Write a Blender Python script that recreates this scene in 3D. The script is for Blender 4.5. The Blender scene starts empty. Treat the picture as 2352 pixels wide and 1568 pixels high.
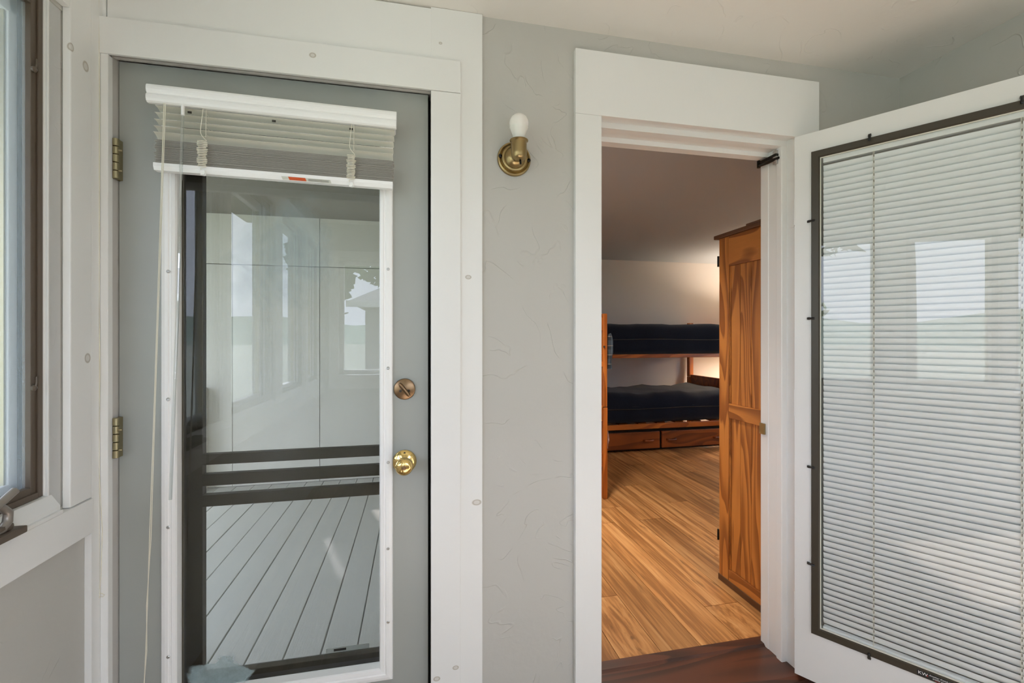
import bpy, bmesh, math, random
from mathutils import Vector, Matrix
random.seed(7)
R = math.radians
scene = bpy.context.scene
C = scene.collection

# ------------------------------------------------------------------ camera, sky, exposure
cam_d = bpy.data.cameras.new('camera')
cam = bpy.data.objects.new('camera', cam_d); C.objects.link(cam)
cam.location = (0, 0, 1.285)
cam.rotation_euler = (R(90), 0, R(-12))
cam_d.sensor_width = 36.0
cam_d.lens = 1035.0 / 2352.0 * 36.0
cam_d.shift_y = -12.0 / 2352.0
cam_d.clip_start = 0.02
cam_d.clip_end = 600
scene.camera = cam

W = bpy.data.worlds.new('hazy_sky'); scene.world = W; W.use_nodes = True
bg = W.node_tree.nodes['Background']
bg.inputs[0].default_value = (0.90, 0.98, 1.18, 1)
bg.inputs[1].default_value = 7.7
sun_d = bpy.data.lights.new('sun', 'SUN'); sun_d.energy = 46; sun_d.color = (.92, .97, 1.12); sun_d.angle = R(1.5)
sun = bpy.data.objects.new('sun', sun_d); C.objects.link(sun); sun.rotation_euler = (R(45), 0, R(-18.6)); sun.location = (0, -6, 8)

vs = scene.view_settings
vs.view_transform = 'Standard'; vs.look = 'None'; vs.gamma = 1.0; vs.exposure = -0.22
vs.use_curve_mapping = False
try:
    scene.cycles.transparent_max_bounces = 32
    scene.cycles.max_bounces = 14
    scene.cycles.diffuse_bounces = 8
    scene.cycles.caustics_reflective = False
    scene.cycles.caustics_refractive = False
except Exception:
    pass

# ------------------------------------------------------------------ materials
def srgb(r, g, b):
    f = lambda v: (v/255)/12.92 if v/255 <= 0.04045 else ((v/255+0.055)/1.055)**2.4
    return (f(r), f(g), f(b), 1)

class NT:
    def __init__(s, name):
        s.m = bpy.data.materials.new(name); s.m.use_nodes = True
        s.t = s.m.node_tree; s.n = s.t.nodes; s.l = s.t.links
        s.bsdf = s.n['Principled BSDF']; s.out = s.n['Material Output']
    def node(s, typ, **kw):
        n = s.n.new(typ)
        for k, v in kw.items(): setattr(n, k, v)
        return n
    def link(s, a, b): s.l.new(a, b)
    def val(s, sock, v):
        if hasattr(v, 'is_linked') or isinstance(v, bpy.types.NodeSocket): s.l.new(v, sock)
        else: sock.default_value = v
    def math(s, op, a, b=None, c=None, clamp=False):
        n = s.node('ShaderNodeMath', operation=op); n.use_clamp = clamp
        s.val(n.inputs[0], a)
        if b is not None: s.val(n.inputs[1], b)
        if c is not None: s.val(n.inputs[2], c)
        return n.outputs[0]
    def coord(s, scale=(1, 1, 1), kind='Object', loc=(0, 0, 0)):
        tc = s.node('ShaderNodeTexCoord'); mp = s.node('ShaderNodeMapping')
        mp.inputs['Scale'].default_value = scale; mp.inputs['Location'].default_value = loc
        s.link(tc.outputs[kind], mp.inputs[0]); return mp.outputs[0]
    def noise(s, vec, scale, detail=3, rough=0.5, dist=0.0):
        n = s.node('ShaderNodeTexNoise'); s.link(vec, n.inputs['Vector'])
        n.inputs['Scale'].default_value = scale; n.inputs['Detail'].default_value = detail
        n.inputs['Roughness'].default_value = rough; n.inputs['Distortion'].default_value = dist
        return n.outputs[0]
    def ramp(s, fac, stops):
        n = s.node('ShaderNodeValToRGB'); e = n.color_ramp.elements
        e[0].position, e[0].color = stops[0]
        e[1].position, e[1].color = stops[-1]
        for p, c in stops[1:-1]:
            k = e.new(p); k.color = c
        s.link(fac, n.inputs[0]); return n.outputs[0]
    def mixc(s, fac, a, b, mode='MIX'):
        n = s.node('ShaderNodeMix', data_type='RGBA', blend_type=mode)
        s.val(n.inputs[0], fac); s.val(n.inputs[6], a); s.val(n.inputs[7], b); return n.outputs[2]
    def bump(s, h, strength=0.2, dist=0.01):
        n = s.node('ShaderNodeBump'); n.inputs['Strength'].default_value = strength
        n.inputs['Distance'].default_value = dist; s.link(h, n.inputs['Height'])
        s.link(n.outputs[0], s.bsdf.inputs['Normal']); return n
    def base(s, col, rough=0.5, metal=0.0, spec=None):
        s.val(s.bsdf.inputs['Base Color'], col); s.val(s.bsdf.inputs['Roughness'], rough)
        s.bsdf.inputs['Metallic'].default_value = metal
        if spec is not None: s.bsdf.inputs['Specular IOR Level'].default_value = spec
        return s

def plain(name, col, rough=0.5, metal=0.0, spec=None):
    return NT(name).base(col, rough, metal, spec).m

def painted(name, col, rough=0.45, var=0.05, bump=0.08, scale=(3, 3, 0.6), knots=()):
    """painted wood: faint grain, and wood knots bleeding through at given (x, y, z, r, tall)"""
    t = NT(name)
    g = t.noise(t.coord(scale), 14, 4, 0.6, 0.6)
    big = t.noise(t.coord((1, 1, 1)), 3.0, 3)
    dark = tuple(c*(1-var*2) for c in col[:3])+(1,)
    c = t.mixc(t.math('MULTIPLY', big, 0.8), col, dark)
    for (kx, ky, kz, r, tall) in knots:
        v = t.coord((1, 1, 1))
        sub = t.node('ShaderNodeVectorMath', operation='SUBTRACT'); t.link(v, sub.inputs[0]); sub.inputs[1].default_value = (kx, ky, kz)
        mul = t.node('ShaderNodeVectorMath', operation='MULTIPLY'); t.link(sub.outputs[0], mul.inputs[0]); mul.inputs[1].default_value = (1/r, 1/r, 1/(r*tall))
        ln = t.node('ShaderNodeVectorMath', operation='LENGTH'); t.link(mul.outputs[0], ln.inputs[0])
        d = ln.outputs['Value']
        ring = t.ramp(d, [(0.0, (.35, .35, .35, 1)), (0.45, (.3, .3, .3, 1)), (0.75, (.75, .75, .75, 1)), (1.0, (0, 0, 0, 1))])
        c = t.mixc(ring, c, srgb(160, 148, 128))
    t.base(c, rough)
    fine = t.noise(t.coord((1, 1, 1)), 60, 2)
    t.bump(t.math('ADD', g, t.math('MULTIPLY', fine, .3)), bump, 0.003)
    return t.m

def plaster(name, col, rough=0.6, strength=0.5):
    """skip-trowel wall paint: sparse ridges plus orange peel"""
    t = NT(name)
    v = t.coord((1, 1, 1))
    w = t.noise(v, 4.2, 2, 0.45, 1.6)
    ridge = t.ramp(w, [(0.0, (0, 0, 0, 1)), (0.494, (0, 0, 0, 1)), (0.499, (1, 1, 1, 1)), (0.508, (0, 0, 0, 1)), (1.0, (0, 0, 0, 1))])
    mask = t.ramp(t.noise(v, 9.0, 2), [(0.5, (0, 0, 0, 1)), (0.58, (1, 1, 1, 1))])
    rm = t.mixc(1.0, ridge, mask, 'MULTIPLY')
    peel = t.noise(v, 55, 3)
    soft = t.noise(v, 9, 3)
    h = t.math('ADD', t.math('MULTIPLY', rm, .45), t.math('ADD', t.math('MULTIPLY', peel, 0.16), t.math('MULTIPLY', soft, .35)))
    big = t.noise(v, 1.7, 2)
    c = t.mixc(t.math('MULTIPLY', big, .5), col, tuple(k*.9 for k in col[:3])+(1,))
    t.base(c, rough)
    t.bump(h, strength, 0.006)
    return t.m

def pine(name, light, dark, freq=7.0, vec=(8, 8, .8), rough=0.35, knotty=0.0, coat=0.2, bands=.55):
    """varnished pine: contour lines of stretched noise give the cathedral grain"""
    t = NT(name)
    v = t.coord(vec)
    oi = t.node('ShaderNodeObjectInfo')
    add = t.node('ShaderNodeVectorMath', operation='ADD'); t.link(v, add.inputs[0])
    sc = t.node('ShaderNodeVectorMath', operation='SCALE'); sc.inputs[0].default_value = (31, 17, 23); t.link(oi.outputs['Random'], sc.inputs['Scale'])
    t.link(sc.outputs[0], add.inputs[1]); v = add.outputs[0]
    n = t.noise(v, 1.0, 1.5, 0.4, 0.25)
    f = t.math('FRACT', t.math('MULTIPLY', n, freq*2.2))
    rings = t.ramp(f, [(0.0, (0, 0, 0, 1)), (bands*.6, (.15, .15, .15, 1)), (bands*1.15, (.8, .8, .8, 1)), (.93, (1, 1, 1, 1)), (1.0, (0, 0, 0, 1))])
    fib = t.noise(t.coord(tuple(k*14 if k > 2 else k*4 for k in vec)), 3.0, 3, .6)
    blot = t.noise(t.coord((1, 1, 1)), 2.5, 2)
    c = t.mixc(rings, light, dark)
    c = t.mixc(t.math('MULTIPLY', fib, .45), c, tuple(k*.55 for k in light[:3])+(1,))
    c = t.mixc(t.ramp(blot, [(.5, (0, 0, 0, 1)), (.75, (.35, .35, .35, 1))]), c, tuple(k*.6 for k in dark[:3])+(1,))
    t.base(c, rough); t.bsdf.inputs['Coat Weight'].default_value = coat; t.bsdf.inputs['Coat Roughness'].default_value = .25
    t.bump(fib, .06, .002)
    return t.m

def plank_mat(name, cols, rough=0.4):
    """laminate planks running along Y; every plank object gets its own tone"""
    t = NT(name)
    oi = t.node('ShaderNodeObjectInfo')
    sc = t.node('ShaderNodeVectorMath', operation='SCALE'); sc.inputs[0].default_value = (13, 29, 7); t.link(oi.outputs['Random'], sc.inputs['Scale'])
    def v(scale):
        add = t.node('ShaderNodeVectorMath', operation='ADD'); t.link(t.coord(scale), add.inputs[0]); t.link(sc.outputs[0], add.inputs[1]); return add.outputs[0]
    g = t.noise(v((15, .75, 1)), 2.4, 5, .6, .4)
    c = t.ramp(g, [(.30, tuple(k*.85 for k in cols[0][:3])+(1,)), (.42, cols[0]), (.54, cols[1]), (.70, cols[2])])
    fine = t.noise(v((90, 3, 1)), 2, 3)
    c = t.mixc(t.math('MULTIPLY', fine, .35), c, cols[0])
    kn = t.noise(v((9, 2.0, 1)), 2.2, 3)
    c = t.mixc(t.ramp(kn, [(.66, (0, 0, 0, 1)), (.76, (.75, .75, .75, 1))]), c, tuple(k*.35 for k in cols[0][:3])+(1,))
    tone = t.math('MULTIPLY_ADD', oi.outputs['Random'], .34, .82)
    hsv = t.node('ShaderNodeHueSaturation'); t.link(c, hsv.inputs['Color']); t.link(tone, hsv.inputs['Value'])
    t.base(hsv.outputs[0], rough)
    t.bump(fine, .05, .002)
    return t.m

def pane_mat(name, gain=2.0, tint=(1, 1, 1, 1), wave=0.0, dirt=()):
    """thin clear pane: mirror part by Fresnel on its outer faces, the rest passes straight through"""
    t = NT(name)
    tr = t.node('ShaderNodeBsdfTransparent'); tr.inputs[0].default_value = tint
    gl = t.node('ShaderNodeBsdfGlossy'); gl.inputs['Roughness'].default_value = 0.0
    fr = t.node('ShaderNodeFresnel'); fr.inputs[0].default_value = 1.5
    geo = t.node('ShaderNodeNewGeometry')
    fac = t.math('MULTIPLY', fr.outputs[0], gain, clamp=True)
    fac = t.math('MULTIPLY', fac, t.math('SUBTRACT', 1.0, geo.outputs['Backfacing']))
    if wave:
        b = t.node('ShaderNodeBump'); b.inputs['Strength'].default_value = wave; b.inputs['Distance'].default_value = .01
        t.link(t.noise(t.coord((1, 1, .7)), 5, 1), b.inputs['Height']); t.link(b.outputs[0], gl.inputs['Normal'])
    mx = t.node('ShaderNodeMixShader'); t.link(fac, mx.inputs[0]); t.link(tr.outputs[0], mx.inputs[1]); t.link(gl.outputs[0], mx.inputs[2])
    sh = mx.outputs[0]
    for (dx, dz, rx, rz, amt, edge, nscale, col) in dirt:
        v = t.coord((1, 1, 1))
        sub = t.node('ShaderNodeVectorMath', operation='SUBTRACT'); t.link(v, sub.inputs[0]); sub.inputs[1].default_value = (dx, 0, dz)
        mul = t.node('ShaderNodeVectorMath', operation='MULTIPLY'); t.link(sub.outputs[0], mul.inputs[0]); mul.inputs[1].default_value = (1/rx, 0, 1/rz)
        ln = t.node('ShaderNodeVectorMath', operation='LENGTH'); t.link(mul.outputs[0], ln.inputs[0])
        n = t.noise(v, nscale, 6, .65, .8)
        d = t.math('ADD', ln.outputs['Value'], t.math('MULTIPLY_ADD', n, 1.6, -.8))
        k = t.ramp(d, [(max(0., .75-edge), (1, 1, 1, 1)), (.75, (0, 0, 0, 1))])
        mott = t.noise(v, nscale*2.5, 5, .7)
        k = t.math('MULTIPLY', t.math('MULTIPLY', k, amt), t.math('MULTIPLY_ADD', mott, 1.0, .5), clamp=True)
        df = t.node('ShaderNodeBsdfDiffuse'); df.inputs[0].default_value = col
        m2 = t.node('ShaderNodeMixShader'); t.link(k, m2.inputs[0]); t.link(sh, m2.inputs[1]); t.link(df.outputs[0], m2.inputs[2]); sh = m2.outputs[0]
    t.link(sh, t.out.inputs[0]); t.n.remove(t.bsdf)
    return t.m

def mesh_screen(name, col, opacity):
    t = NT(name)
    tr = t.node('ShaderNodeBsdfTransparent'); df = t.node('ShaderNodeBsdfDiffuse'); df.inputs[0].default_value = col
    tl = t.node('ShaderNodeBsdfTranslucent'); tl.inputs[0].default_value = col
    dm = t.node('ShaderNodeMixShader'); dm.inputs[0].default_value = .35; t.link(df.outputs[0], dm.inputs[1]); t.link(tl.outputs[0], dm.inputs[2])
    mx = t.node('ShaderNodeMixShader'); mx.inputs[0].default_value = opacity
    t.link(tr.outputs[0], mx.inputs[1]); t.link(dm.outputs[0], mx.inputs[2]); t.link(mx.outputs[0], t.out.inputs[0]); t.n.remove(t.bsdf)
    return t.m

def cloth(name, a, b, scale=140, rough=.95, trans=0.0):
    t = NT(name)
    n = t.noise(t.coord((1, 1, 1)), scale, 3, .7); f = t.noise(t.coord((1, 1, 1)), 6, 3)
    c = t.mixc(t.math('MULTIPLY_ADD', n, .8, t.math('MULTIPLY', f, .3), clamp=True), a, b)
    t.base(c, rough, 0, .1); t.bsdf.inputs['Sheen Weight'].default_value = .15
    if trans: t.bsdf.inputs['Transmission Weight'].default_value = trans
    t.bump(n, .25, .003); return t.m

def plaid(name):
    t = NT(name)
    tc = t.coord((1, 1, 1)); sp = t.node('ShaderNodeSeparateXYZ'); t.link(tc, sp.inputs[0])
    def stripes(out, f, lo):
        return t.math('GREATER_THAN', t.math('FRACT', t.math('MULTIPLY', out, f)), lo)
    h = stripes(sp.outputs[2], 14, .55); x = stripes(sp.outputs[0], 22, .6); wl = stripes(sp.outputs[2], 14, .93)
    c = t.mixc(t.math('MULTIPLY', h, .6), srgb(62, 72, 82), srgb(30, 34, 36))
    c = t.mixc(t.math('MULTIPLY', x, .5), c, srgb(92, 112, 126))
    c = t.mixc(t.math('MULTIPLY', wl, .8), c, srgb(150, 140, 132))
    t.base(c, .95); return t.m

M = {}
BK = [(-.3, 1.43, 2.117, .011, .8), (.163, 1.438, 1.474, .011, .7), (.19, 1.438, .752, .017, .62), (.122, 1.43, .238, .011, .7), (.063, 1.43, .212, .012, .7), (.075, 1.438, 2.21, .006, .8)]
LK = [(-.839, 1.3245, 2.004, .009, 1.3), (-.839, 1.374, 1.985, .012, 1.25), (-.839, 1.381, 1.228, .012, 1.2)]
M['trim'] = painted('white_trim_paint', srgb(237, 237, 235), .42, .03, .10, knots=BK)
M['trim_side'] = painted('white_casing_paint', srgb(237, 237, 235), .42, .03, .10, knots=LK)
M['trim_plain'] = painted('white_jamb_paint', srgb(236, 236, 234), .38, .03, .08)
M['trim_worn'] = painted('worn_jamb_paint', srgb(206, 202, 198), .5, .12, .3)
M['wall'] = plaster('greige_wall_paint', srgb(194, 192, 186), .6, .55)
M['ceil'] = plaster('ceiling_paint', srgb(236, 232, 226), .65, .45)
M['bed_wall'] = plaster('bedroom_wall_paint', srgb(214, 207, 202), .65, .15)
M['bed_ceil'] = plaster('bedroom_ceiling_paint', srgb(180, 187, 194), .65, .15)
M['door_grey'] = painted('grey_door_paint', srgb(168, 171, 166), .32, .06, .05)
M['door_white'] = painted('white_door_paint', srgb(226, 226, 224), .4, .03, .06)
M['vinyl'] = plain('white_vinyl', srgb(245, 245, 244), .3)
M['slat'] = plain('cream_slat', srgb(222, 220, 208), .4)
M['slat_shaded'] = plain('shaded_stack_slats', srgb(190, 187, 180), .45)  # cream slats greyed to paint in the shade between them
M['slat_white'] = plain('white_aluminium_slat', srgb(232, 233, 232), .35)
M['cord'] = plain('cream_cord', srgb(226, 221, 205), .8)
M['bronze'] = plain('dark_bronze_aluminium', srgb(66, 60, 50), .42, .25)
M['storm'] = plain('bronze_storm_frame', srgb(72, 68, 58), .5, .1)
M['brown'] = plain('brown_screen_frame', srgb(96, 84, 72), .45, .1)
M['black'] = plain('black_plastic', srgb(28, 28, 28), .35)
M['blackmetal'] = plain('black_metal', srgb(36, 34, 30), .3, .7)
M['gap'] = plain('weatherstrip_recess_shade', srgb(30, 28, 25), .9)  # weatherstrip black, also stands in for shade behind the drawers
M['brass'] = plain('polished_brass', (0.83, 0.60, 0.24, 1), .12, 1.0)
M['antique'] = plain('antique_brass', (0.36, 0.26, 0.12, 1), .3, 1.0)
M['copper'] = plain('aged_bronze', (0.25, 0.16, 0.09, 1), .3, 1.0)
M['hinge'] = plain('dull_brass', (0.38, 0.33, 0.20, 1), .38, 1.0)
M['steel'] = plain('zinc_steel', (0.55, 0.55, 0.54, 1), .35, 1.0)
M['greymetal'] = plain('taupe_metal_handle', srgb(150, 142, 134), .35, .5)
M['bulb'] = plain('white_bulb', srgb(240, 236, 230), .18)
M['bulb_base'] = plain('bulb_collar', srgb(232, 230, 222), .4)
M['label_orange'] = plain('orange_label', srgb(206, 84, 30), .5)
M['label_white'] = plain('pale_label', srgb(206, 206, 196), .5)
M['ink'] = plain('dark_ink', srgb(50, 46, 40), .6)
M['ink_white'] = plain('white_ink', srgb(235, 238, 238), .6)
M['ink_red'] = plain('red_ink', srgb(150, 52, 50), .6)
M['decal'] = plain('dark_decal', srgb(32, 33, 34), .4)
M['clear'] = None
M['pine'] = pine('varnished_pine', srgb(208, 136, 64), srgb(136, 74, 27), 5.0)
M['pine_h'] = pine('varnished_pine_rails', srgb(204, 132, 62), srgb(132, 72, 28), 5.0, (5, .8, 5))
M['pine_dark'] = plain('dark_pine_lid', srgb(92, 60, 36), .45)
M['bedwood'] = pine('bunk_pine', srgb(208, 122, 48), srgb(156, 80, 24), 2.5, (1.2, 6, 6), .4)
M['bedwood_v'] = pine('bunk_post_pine', srgb(208, 122, 48), srgb(156, 80, 24), 2.5, (6, 6, .7), .4)
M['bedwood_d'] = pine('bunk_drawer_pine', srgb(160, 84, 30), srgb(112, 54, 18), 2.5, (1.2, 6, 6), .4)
M['navy'] = cloth('navy_bedding', srgb(14, 17, 24), srgb(34, 42, 58))
M['plaid'] = plaid('plaid_flannel')
M['stripe'] = cloth('striped_cotton', srgb(150, 70, 64), srgb(210, 200, 196), 40)
M['curtain'] = cloth('sheer_curtain', srgb(225, 228, 230), srgb(236, 238, 238), 90, .9)
M['floor_bed'] = plank_mat('oak_laminate', (srgb(146, 98, 54), srgb(190, 136, 82), srgb(214, 166, 112)), .38)
M['floor_sun'] = plank_mat('tan_floorboard', (srgb(150, 130, 108), srgb(178, 158, 134), srgb(198, 178, 152)), .4)
M['sill'] = pine('dark_stained_sill', srgb(92, 50, 32), srgb(52, 28, 20), 3.0, (.9, 7, 5), .4)
M['deck'] = painted('grey_deck_stain', srgb(208, 208, 199), .6, .10, .4, (6, .5, 6))
M['panel'] = painted('pale_exterior_panel', srgb(236, 230, 219), .6, .05, .1)
M['panel_gap'] = plain('dark_panel_joint', srgb(78, 76, 72), .9)
M['soffit'] = plain('olive_soffit', srgb(120, 114, 100), .8)
M['grass'] = plain('lawn', srgb(124, 128, 112), .95)
M['hill'] = plain('hazed_hill', srgb(150, 166, 150), .95)  # distance haze is put into this pale green
M['leaf'] = plain('leaf_green', srgb(84, 112, 58), .8)
M['needle'] = plain('pine_needle', srgb(52, 74, 52), .85)
M['bark'] = plain('bark', srgb(82, 66, 54), .9)
M['shingle'] = plain('grey_shingle', srgb(126, 124, 122), .85)
M['siding'] = plain('grey_siding', srgb(164, 160, 156), .75)
M['door_brown'] = plain('brown_house_door', srgb(110, 86, 78), .6)
M['shade'] = plain('linen_lampshade', srgb(235, 220, 190), .9)
M['pane_door'] = pane_mat('door_glass', 1.7, (.92, .94, .94, 1), .006, dirt=[(.245, .228, .12, .13, .50, .12, 9, srgb(168, 186, 190)), (.43, 1.53, .22, .24, .30, .6, 7, srgb(160, 178, 184)), (.40, 1.2, .20, .6, .10, .7, 3, srgb(170, 182, 190))])
M['pane_insert'] = pane_mat('insert_glass', 1.15, (.97, .98, .98, 1), .010)
M['pane_win'] = pane_mat('window_glass', 1.0, (.97, .98, .98, 1))
M['screen_win'] = mesh_screen('window_insect_screen', srgb(190, 200, 206), .30)
M['screen_storm'] = mesh_screen('storm_insect_screen', srgb(120, 122, 122), .30)
M['wand'] = pane_mat('clear_wand', 6.0, (.9, .93, .93, 1))

# ------------------------------------------------------------------ mesh helpers
def box(bm, x0, x1, y0, y1, z0, z1, bev=0.0):
    vs_ = [bm.verts.new(p) for p in ((x0, y0, z0), (x1, y0, z0), (x1, y1, z0), (x0, y1, z0), (x0, y0, z1), (x1, y0, z1), (x1, y1, z1), (x0, y1, z1))]
    fs = [bm.faces.new([vs_[i] for i in f]) for f in ((3, 2, 1, 0), (4, 5, 6, 7), (0, 1, 5, 4), (1, 2, 6, 5), (2, 3, 7, 6), (3, 0, 4, 7))]
    if bev:
        es = list({e for f in fs for e in f.edges})
        bmesh.ops.bevel(bm, geom=es, offset=bev, segments=2, affect='EDGES', profile=.6)
    return bm

def prism(bm, prof, p0, p1, up=(0, 0, 1), cap=True):
    """sweep a closed 2-D profile (a along side, b along up) from p0 to p1"""
    p0, p1, up = Vector(p0), Vector(p1), Vector(up)
    d = (p1-p0).normalized(); side = d.cross(up).normalized(); up = side.cross(d).normalized()
    r = [[bm.verts.new(p + side*a + up*b) for a, b in prof] for p in (p0, p1)]
    n = len(prof)
    for i in range(n): bm.faces.new((r[0][i], r[0][(i+1) % n], r[1][(i+1) % n], r[1][i]))
    if cap: bm.faces.new(r[0][::-1]); bm.faces.new(r[1])
    bmesh.ops.recalc_face_normals(bm, faces=bm.faces[:])
    return bm

def lathe(bm, prof, loc=(0, 0, 0), axis='Z', seg=28):
    """prof = [(r, h)...] spun about an axis through loc"""
    def P(r, h, a):
        c, s = math.cos(a)*r, math.sin(a)*r
        v = {'Z': (c, s, h), '-Y': (c, -h, s), 'X': (h, c, s), 'Y': (c, h, s)}[axis]
        return Vector(loc)+Vector(v)
    rows = [[bm.verts.new(P(r, h, 2*math.pi*i/seg)) for i in range(seg)] for r, h in prof]
    for a, b in zip(rows, rows[1:]):
        for i in range(seg): bm.faces.new((a[i], a[(i+1) % seg], b[(i+1) % seg], b[i]))
    bm.faces.new(rows[0]); bm.faces.new(rows[-1])
    bmesh.ops.recalc_face_normals(bm, faces=bm.faces[:])
    return bm

def tube(bm, pts, r, seg=6, taper=None):
    pts = [Vector(p) for p in pts]; rows = []
    prev = None
    for i, p in enumerate(pts):
        d = (pts[min(i+1, len(pts)-1)]-pts[max(i-1, 0)])
        d = d.normalized() if d.length > 1e-9 else Vector((0, 0, 1))
        ref = prev if prev is not None else (Vector((0, 1, 0)) if abs(d.y) < .9 else Vector((1, 0, 0)))
        s = (ref - d*ref.dot(d))
        s = s.normalized() if s.length > 1e-6 else d.orthogonal().normalized()
        prev = s; u = d.cross(s)
        rr = taper[i] if taper else r
        rows.append([bm.verts.new(p+s*math.cos(2*math.pi*k/seg)*rr+u*math.sin(2*math.pi*k/seg)*rr) for k in range(seg)])
    for a, b in zip(rows, rows[1:]):
        for k in range(seg): bm.faces.new((a[k], a[(k+1) % seg], b[(k+1) % seg], b[k]))
    bm.faces.new(rows[0][::-1]); bm.faces.new(rows[-1])
    return bm

def obj(name, bm, mat, parent=None, smooth=False, loc=None):
    me = bpy.data.meshes.new(name); bm.normal_update(); bm.to_mesh(me); bm.free()
    me.materials.append(M[mat] if isinstance(mat, str) else mat)
    if smooth:
        for p in me.polygons: p.use_smooth = True
        try: me.set_sharp_from_angle(angle=R(40))
        except Exception: pass
    o = bpy.data.objects.new(name, me); C.objects.link(o)
    if parent is not None: o.parent = parent
    if loc is not None: o.location = loc
    return o

def B(): return bmesh.new()

def bobj(name, dims, mat, parent=None, bev=0.0, loc=None):
    return obj(name, box(B(), *dims, bev), mat, parent, loc=loc)

def tag(o, label=None, cat=None, group=None, kind=None):
    if label: o['label'] = label
    if cat: o['category'] = cat
    if group: o['group'] = group
    if kind: o['kind'] = kind
    return o

def thing(name, label, cat, loc=(0, 0, 0), rot=(0, 0, 0), group=None, kind=None):
    o = bpy.data.objects.new(name, None); C.objects.link(o); o.empty_display_size = .1
    o.location = loc; o.rotation_euler = rot
    return tag(o, label, cat, group, kind)

def share(src, name, parent, loc=(0, 0, 0), rot=(0, 0, 0), scale=(1, 1, 1)):
    o = bpy.data.objects.new(name, src.data); C.objects.link(o); o.parent = parent
    o.location = loc; o.rotation_euler = rot; o.scale = scale
    return o

def text(name, body, size, mat, parent, loc, rot, shear=0.0, sx=1.0):
    cu = bpy.data.curves.new(name, 'FONT'); cu.body = body; cu.size = size; cu.shear = shear; cu.extrude = .0001
    tmp = bpy.data.objects.new(name, cu); C.objects.link(tmp)
    bpy.context.view_layer.update()
    me = bpy.data.meshes.new_from_object(tmp.evaluated_get(bpy.context.evaluated_depsgraph_get()))
    bpy.data.objects.remove(tmp); me.materials.clear(); me.materials.append(M[mat])
    o = bpy.data.objects.new(name, me); C.objects.link(o); o.parent = parent; o.location = loc; o.rotation_euler = rot; o.scale = (sx, 1, 1)
    return o

def struct(name, dims_list, mat, label, bev=0.0):
    bm = B()
    for d in dims_list: box(bm, *d, bev)
    o = obj(name, bm, mat); return tag(o, label, None, None, 'structure')

CEIL = 2.322
YB, YO = 1.45, 1.60            # room face and far face of the partition with the two doors
XL, XR = -0.857, 1.903         # side walls
YR = -1.40                     # wall behind the camera

# ------------------------------------------------------------------ room shell
# back wall around the two openings (left opening -0.845..0.058, right opening 0.60..1.425)
struct('wall_back', [(-1.0, -.846, YB, YO, 0, CEIL), (-.846, .060, YB, YO, 2.085, CEIL), (.060, .606, YB, YO, 0, CEIL),
                     (.606, 1.428, YB, YO, 2.075, CEIL), (1.428, 4.9, YB, YO, -.05, CEIL)], 'wall', 'greige textured plaster wall behind the wall sconce')
WIN = [(.72, 1.285), (.0, .66), (-.77, -.16), (-1.32, -.86)]     # casements in the left wall
ZS, ZH = .885, 2.09
segs = [(1.285, 1.60)]
for a, b in zip(WIN, WIN[1:]): segs.append((b[1], a[0]))
segs.append((YR-.12, WIN[-1][0]))
struct('wall_left', [(-.965, XL, YR-.12, 1.60, -.5, ZS-.02), (-.965, XL, YR-.12, 1.60, ZH, CEIL)] + [(-.965, XL-.002, a, b, ZS-.02, ZH) for a, b in segs], 'wall', 'greige plaster wall below the casement window')
struct('wall_right', [(XR, XR+.12, YR-.12, YB, 0, CEIL)], 'wall', 'greige plaster side wall behind the open white door')
RW = (-.70, 1.78, .93, 1.99)
struct('wall_rear', [(XL, RW[0], YR-.12, YR, 0, CEIL), (RW[1], XR, YR-.12, YR, 0, CEIL), (RW[0], RW[1], YR-.12, YR, 0, RW[2]), (RW[0], RW[1], YR-.12, YR, RW[3], CEIL)], 'wall', 'greige wall with a window, seen reflected in the door glass')
struct('ceiling', [(-1.0, XR+.12, YR-.12, YO, CEIL, CEIL+.16)], 'ceil', 'off-white textured plaster ceiling of the sunroom')
struct('roof_eave', [(-1.60, -1.0, YR-.4, 1.62, CEIL+.06, CEIL+.14)], 'soffit', 'unseen roof overhang, deepened to keep sun off the casement windows')  # overhang depth chosen to block direct sun at the left windows
fl = struct('floor', [(-1.0, XR+.12, YR-.12, YO, -.12, -.012)], 'floor_sun', 'tan wooden floor of the sunroom')
pb = box(B(), 0, .122, 0, 1.41, -.012, 0, .0012); first = None
k = 0
x = XL
while x < XR-.02:
    for j in range(2):
        y0 = YR + j*1.415 + (.0 if k % 2 else -.0)
        if first is None: first = obj('plank', pb, 'floor_sun', fl, loc=(x, y0, 0))
        else: share(first, 'plank', fl, (x, y0, 0), scale=(min(1, (XR-x)/.122), 1, 1))
    x += .1235; k += 1

# bedroom beyond the right doorway
ZF = .03
struct('wall_bedroom_far', [(.30, 4.9, 5.50, 5.62, -.05, 2.4)], 'bed_wall', 'grey bedroom wall behind the bunk beds')
struct('wall_bedroom_side', [(.30, .42, YO, 5.50, -.05, 2.4)], 'bed_wall', 'bedroom partition between bunk room and deck')
struct('wall_bedroom_window', [(4.8, 4.92, YO, 2.3, -.05, 2.4), (4.8, 4.92, 3.5, 5.5, -.05, 2.4), (4.8, 4.92, 2.3, 3.5, -.05, .9), (4.8, 4.92, 2.3, 3.5, 2.0, 2.4)], 'bed_wall', 'bedroom wall holding the daylight window')
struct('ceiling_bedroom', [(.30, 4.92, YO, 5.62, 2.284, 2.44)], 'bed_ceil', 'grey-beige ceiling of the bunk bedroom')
fb = struct('floor_bedroom', [(.42, 4.8, YO+.01, 5.5, -.1, ZF-.010)], 'floor_bed', 'oak laminate floor of the bedroom')
first = None
x = .42; k = 0
PW, PL = .178, 1.22
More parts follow.
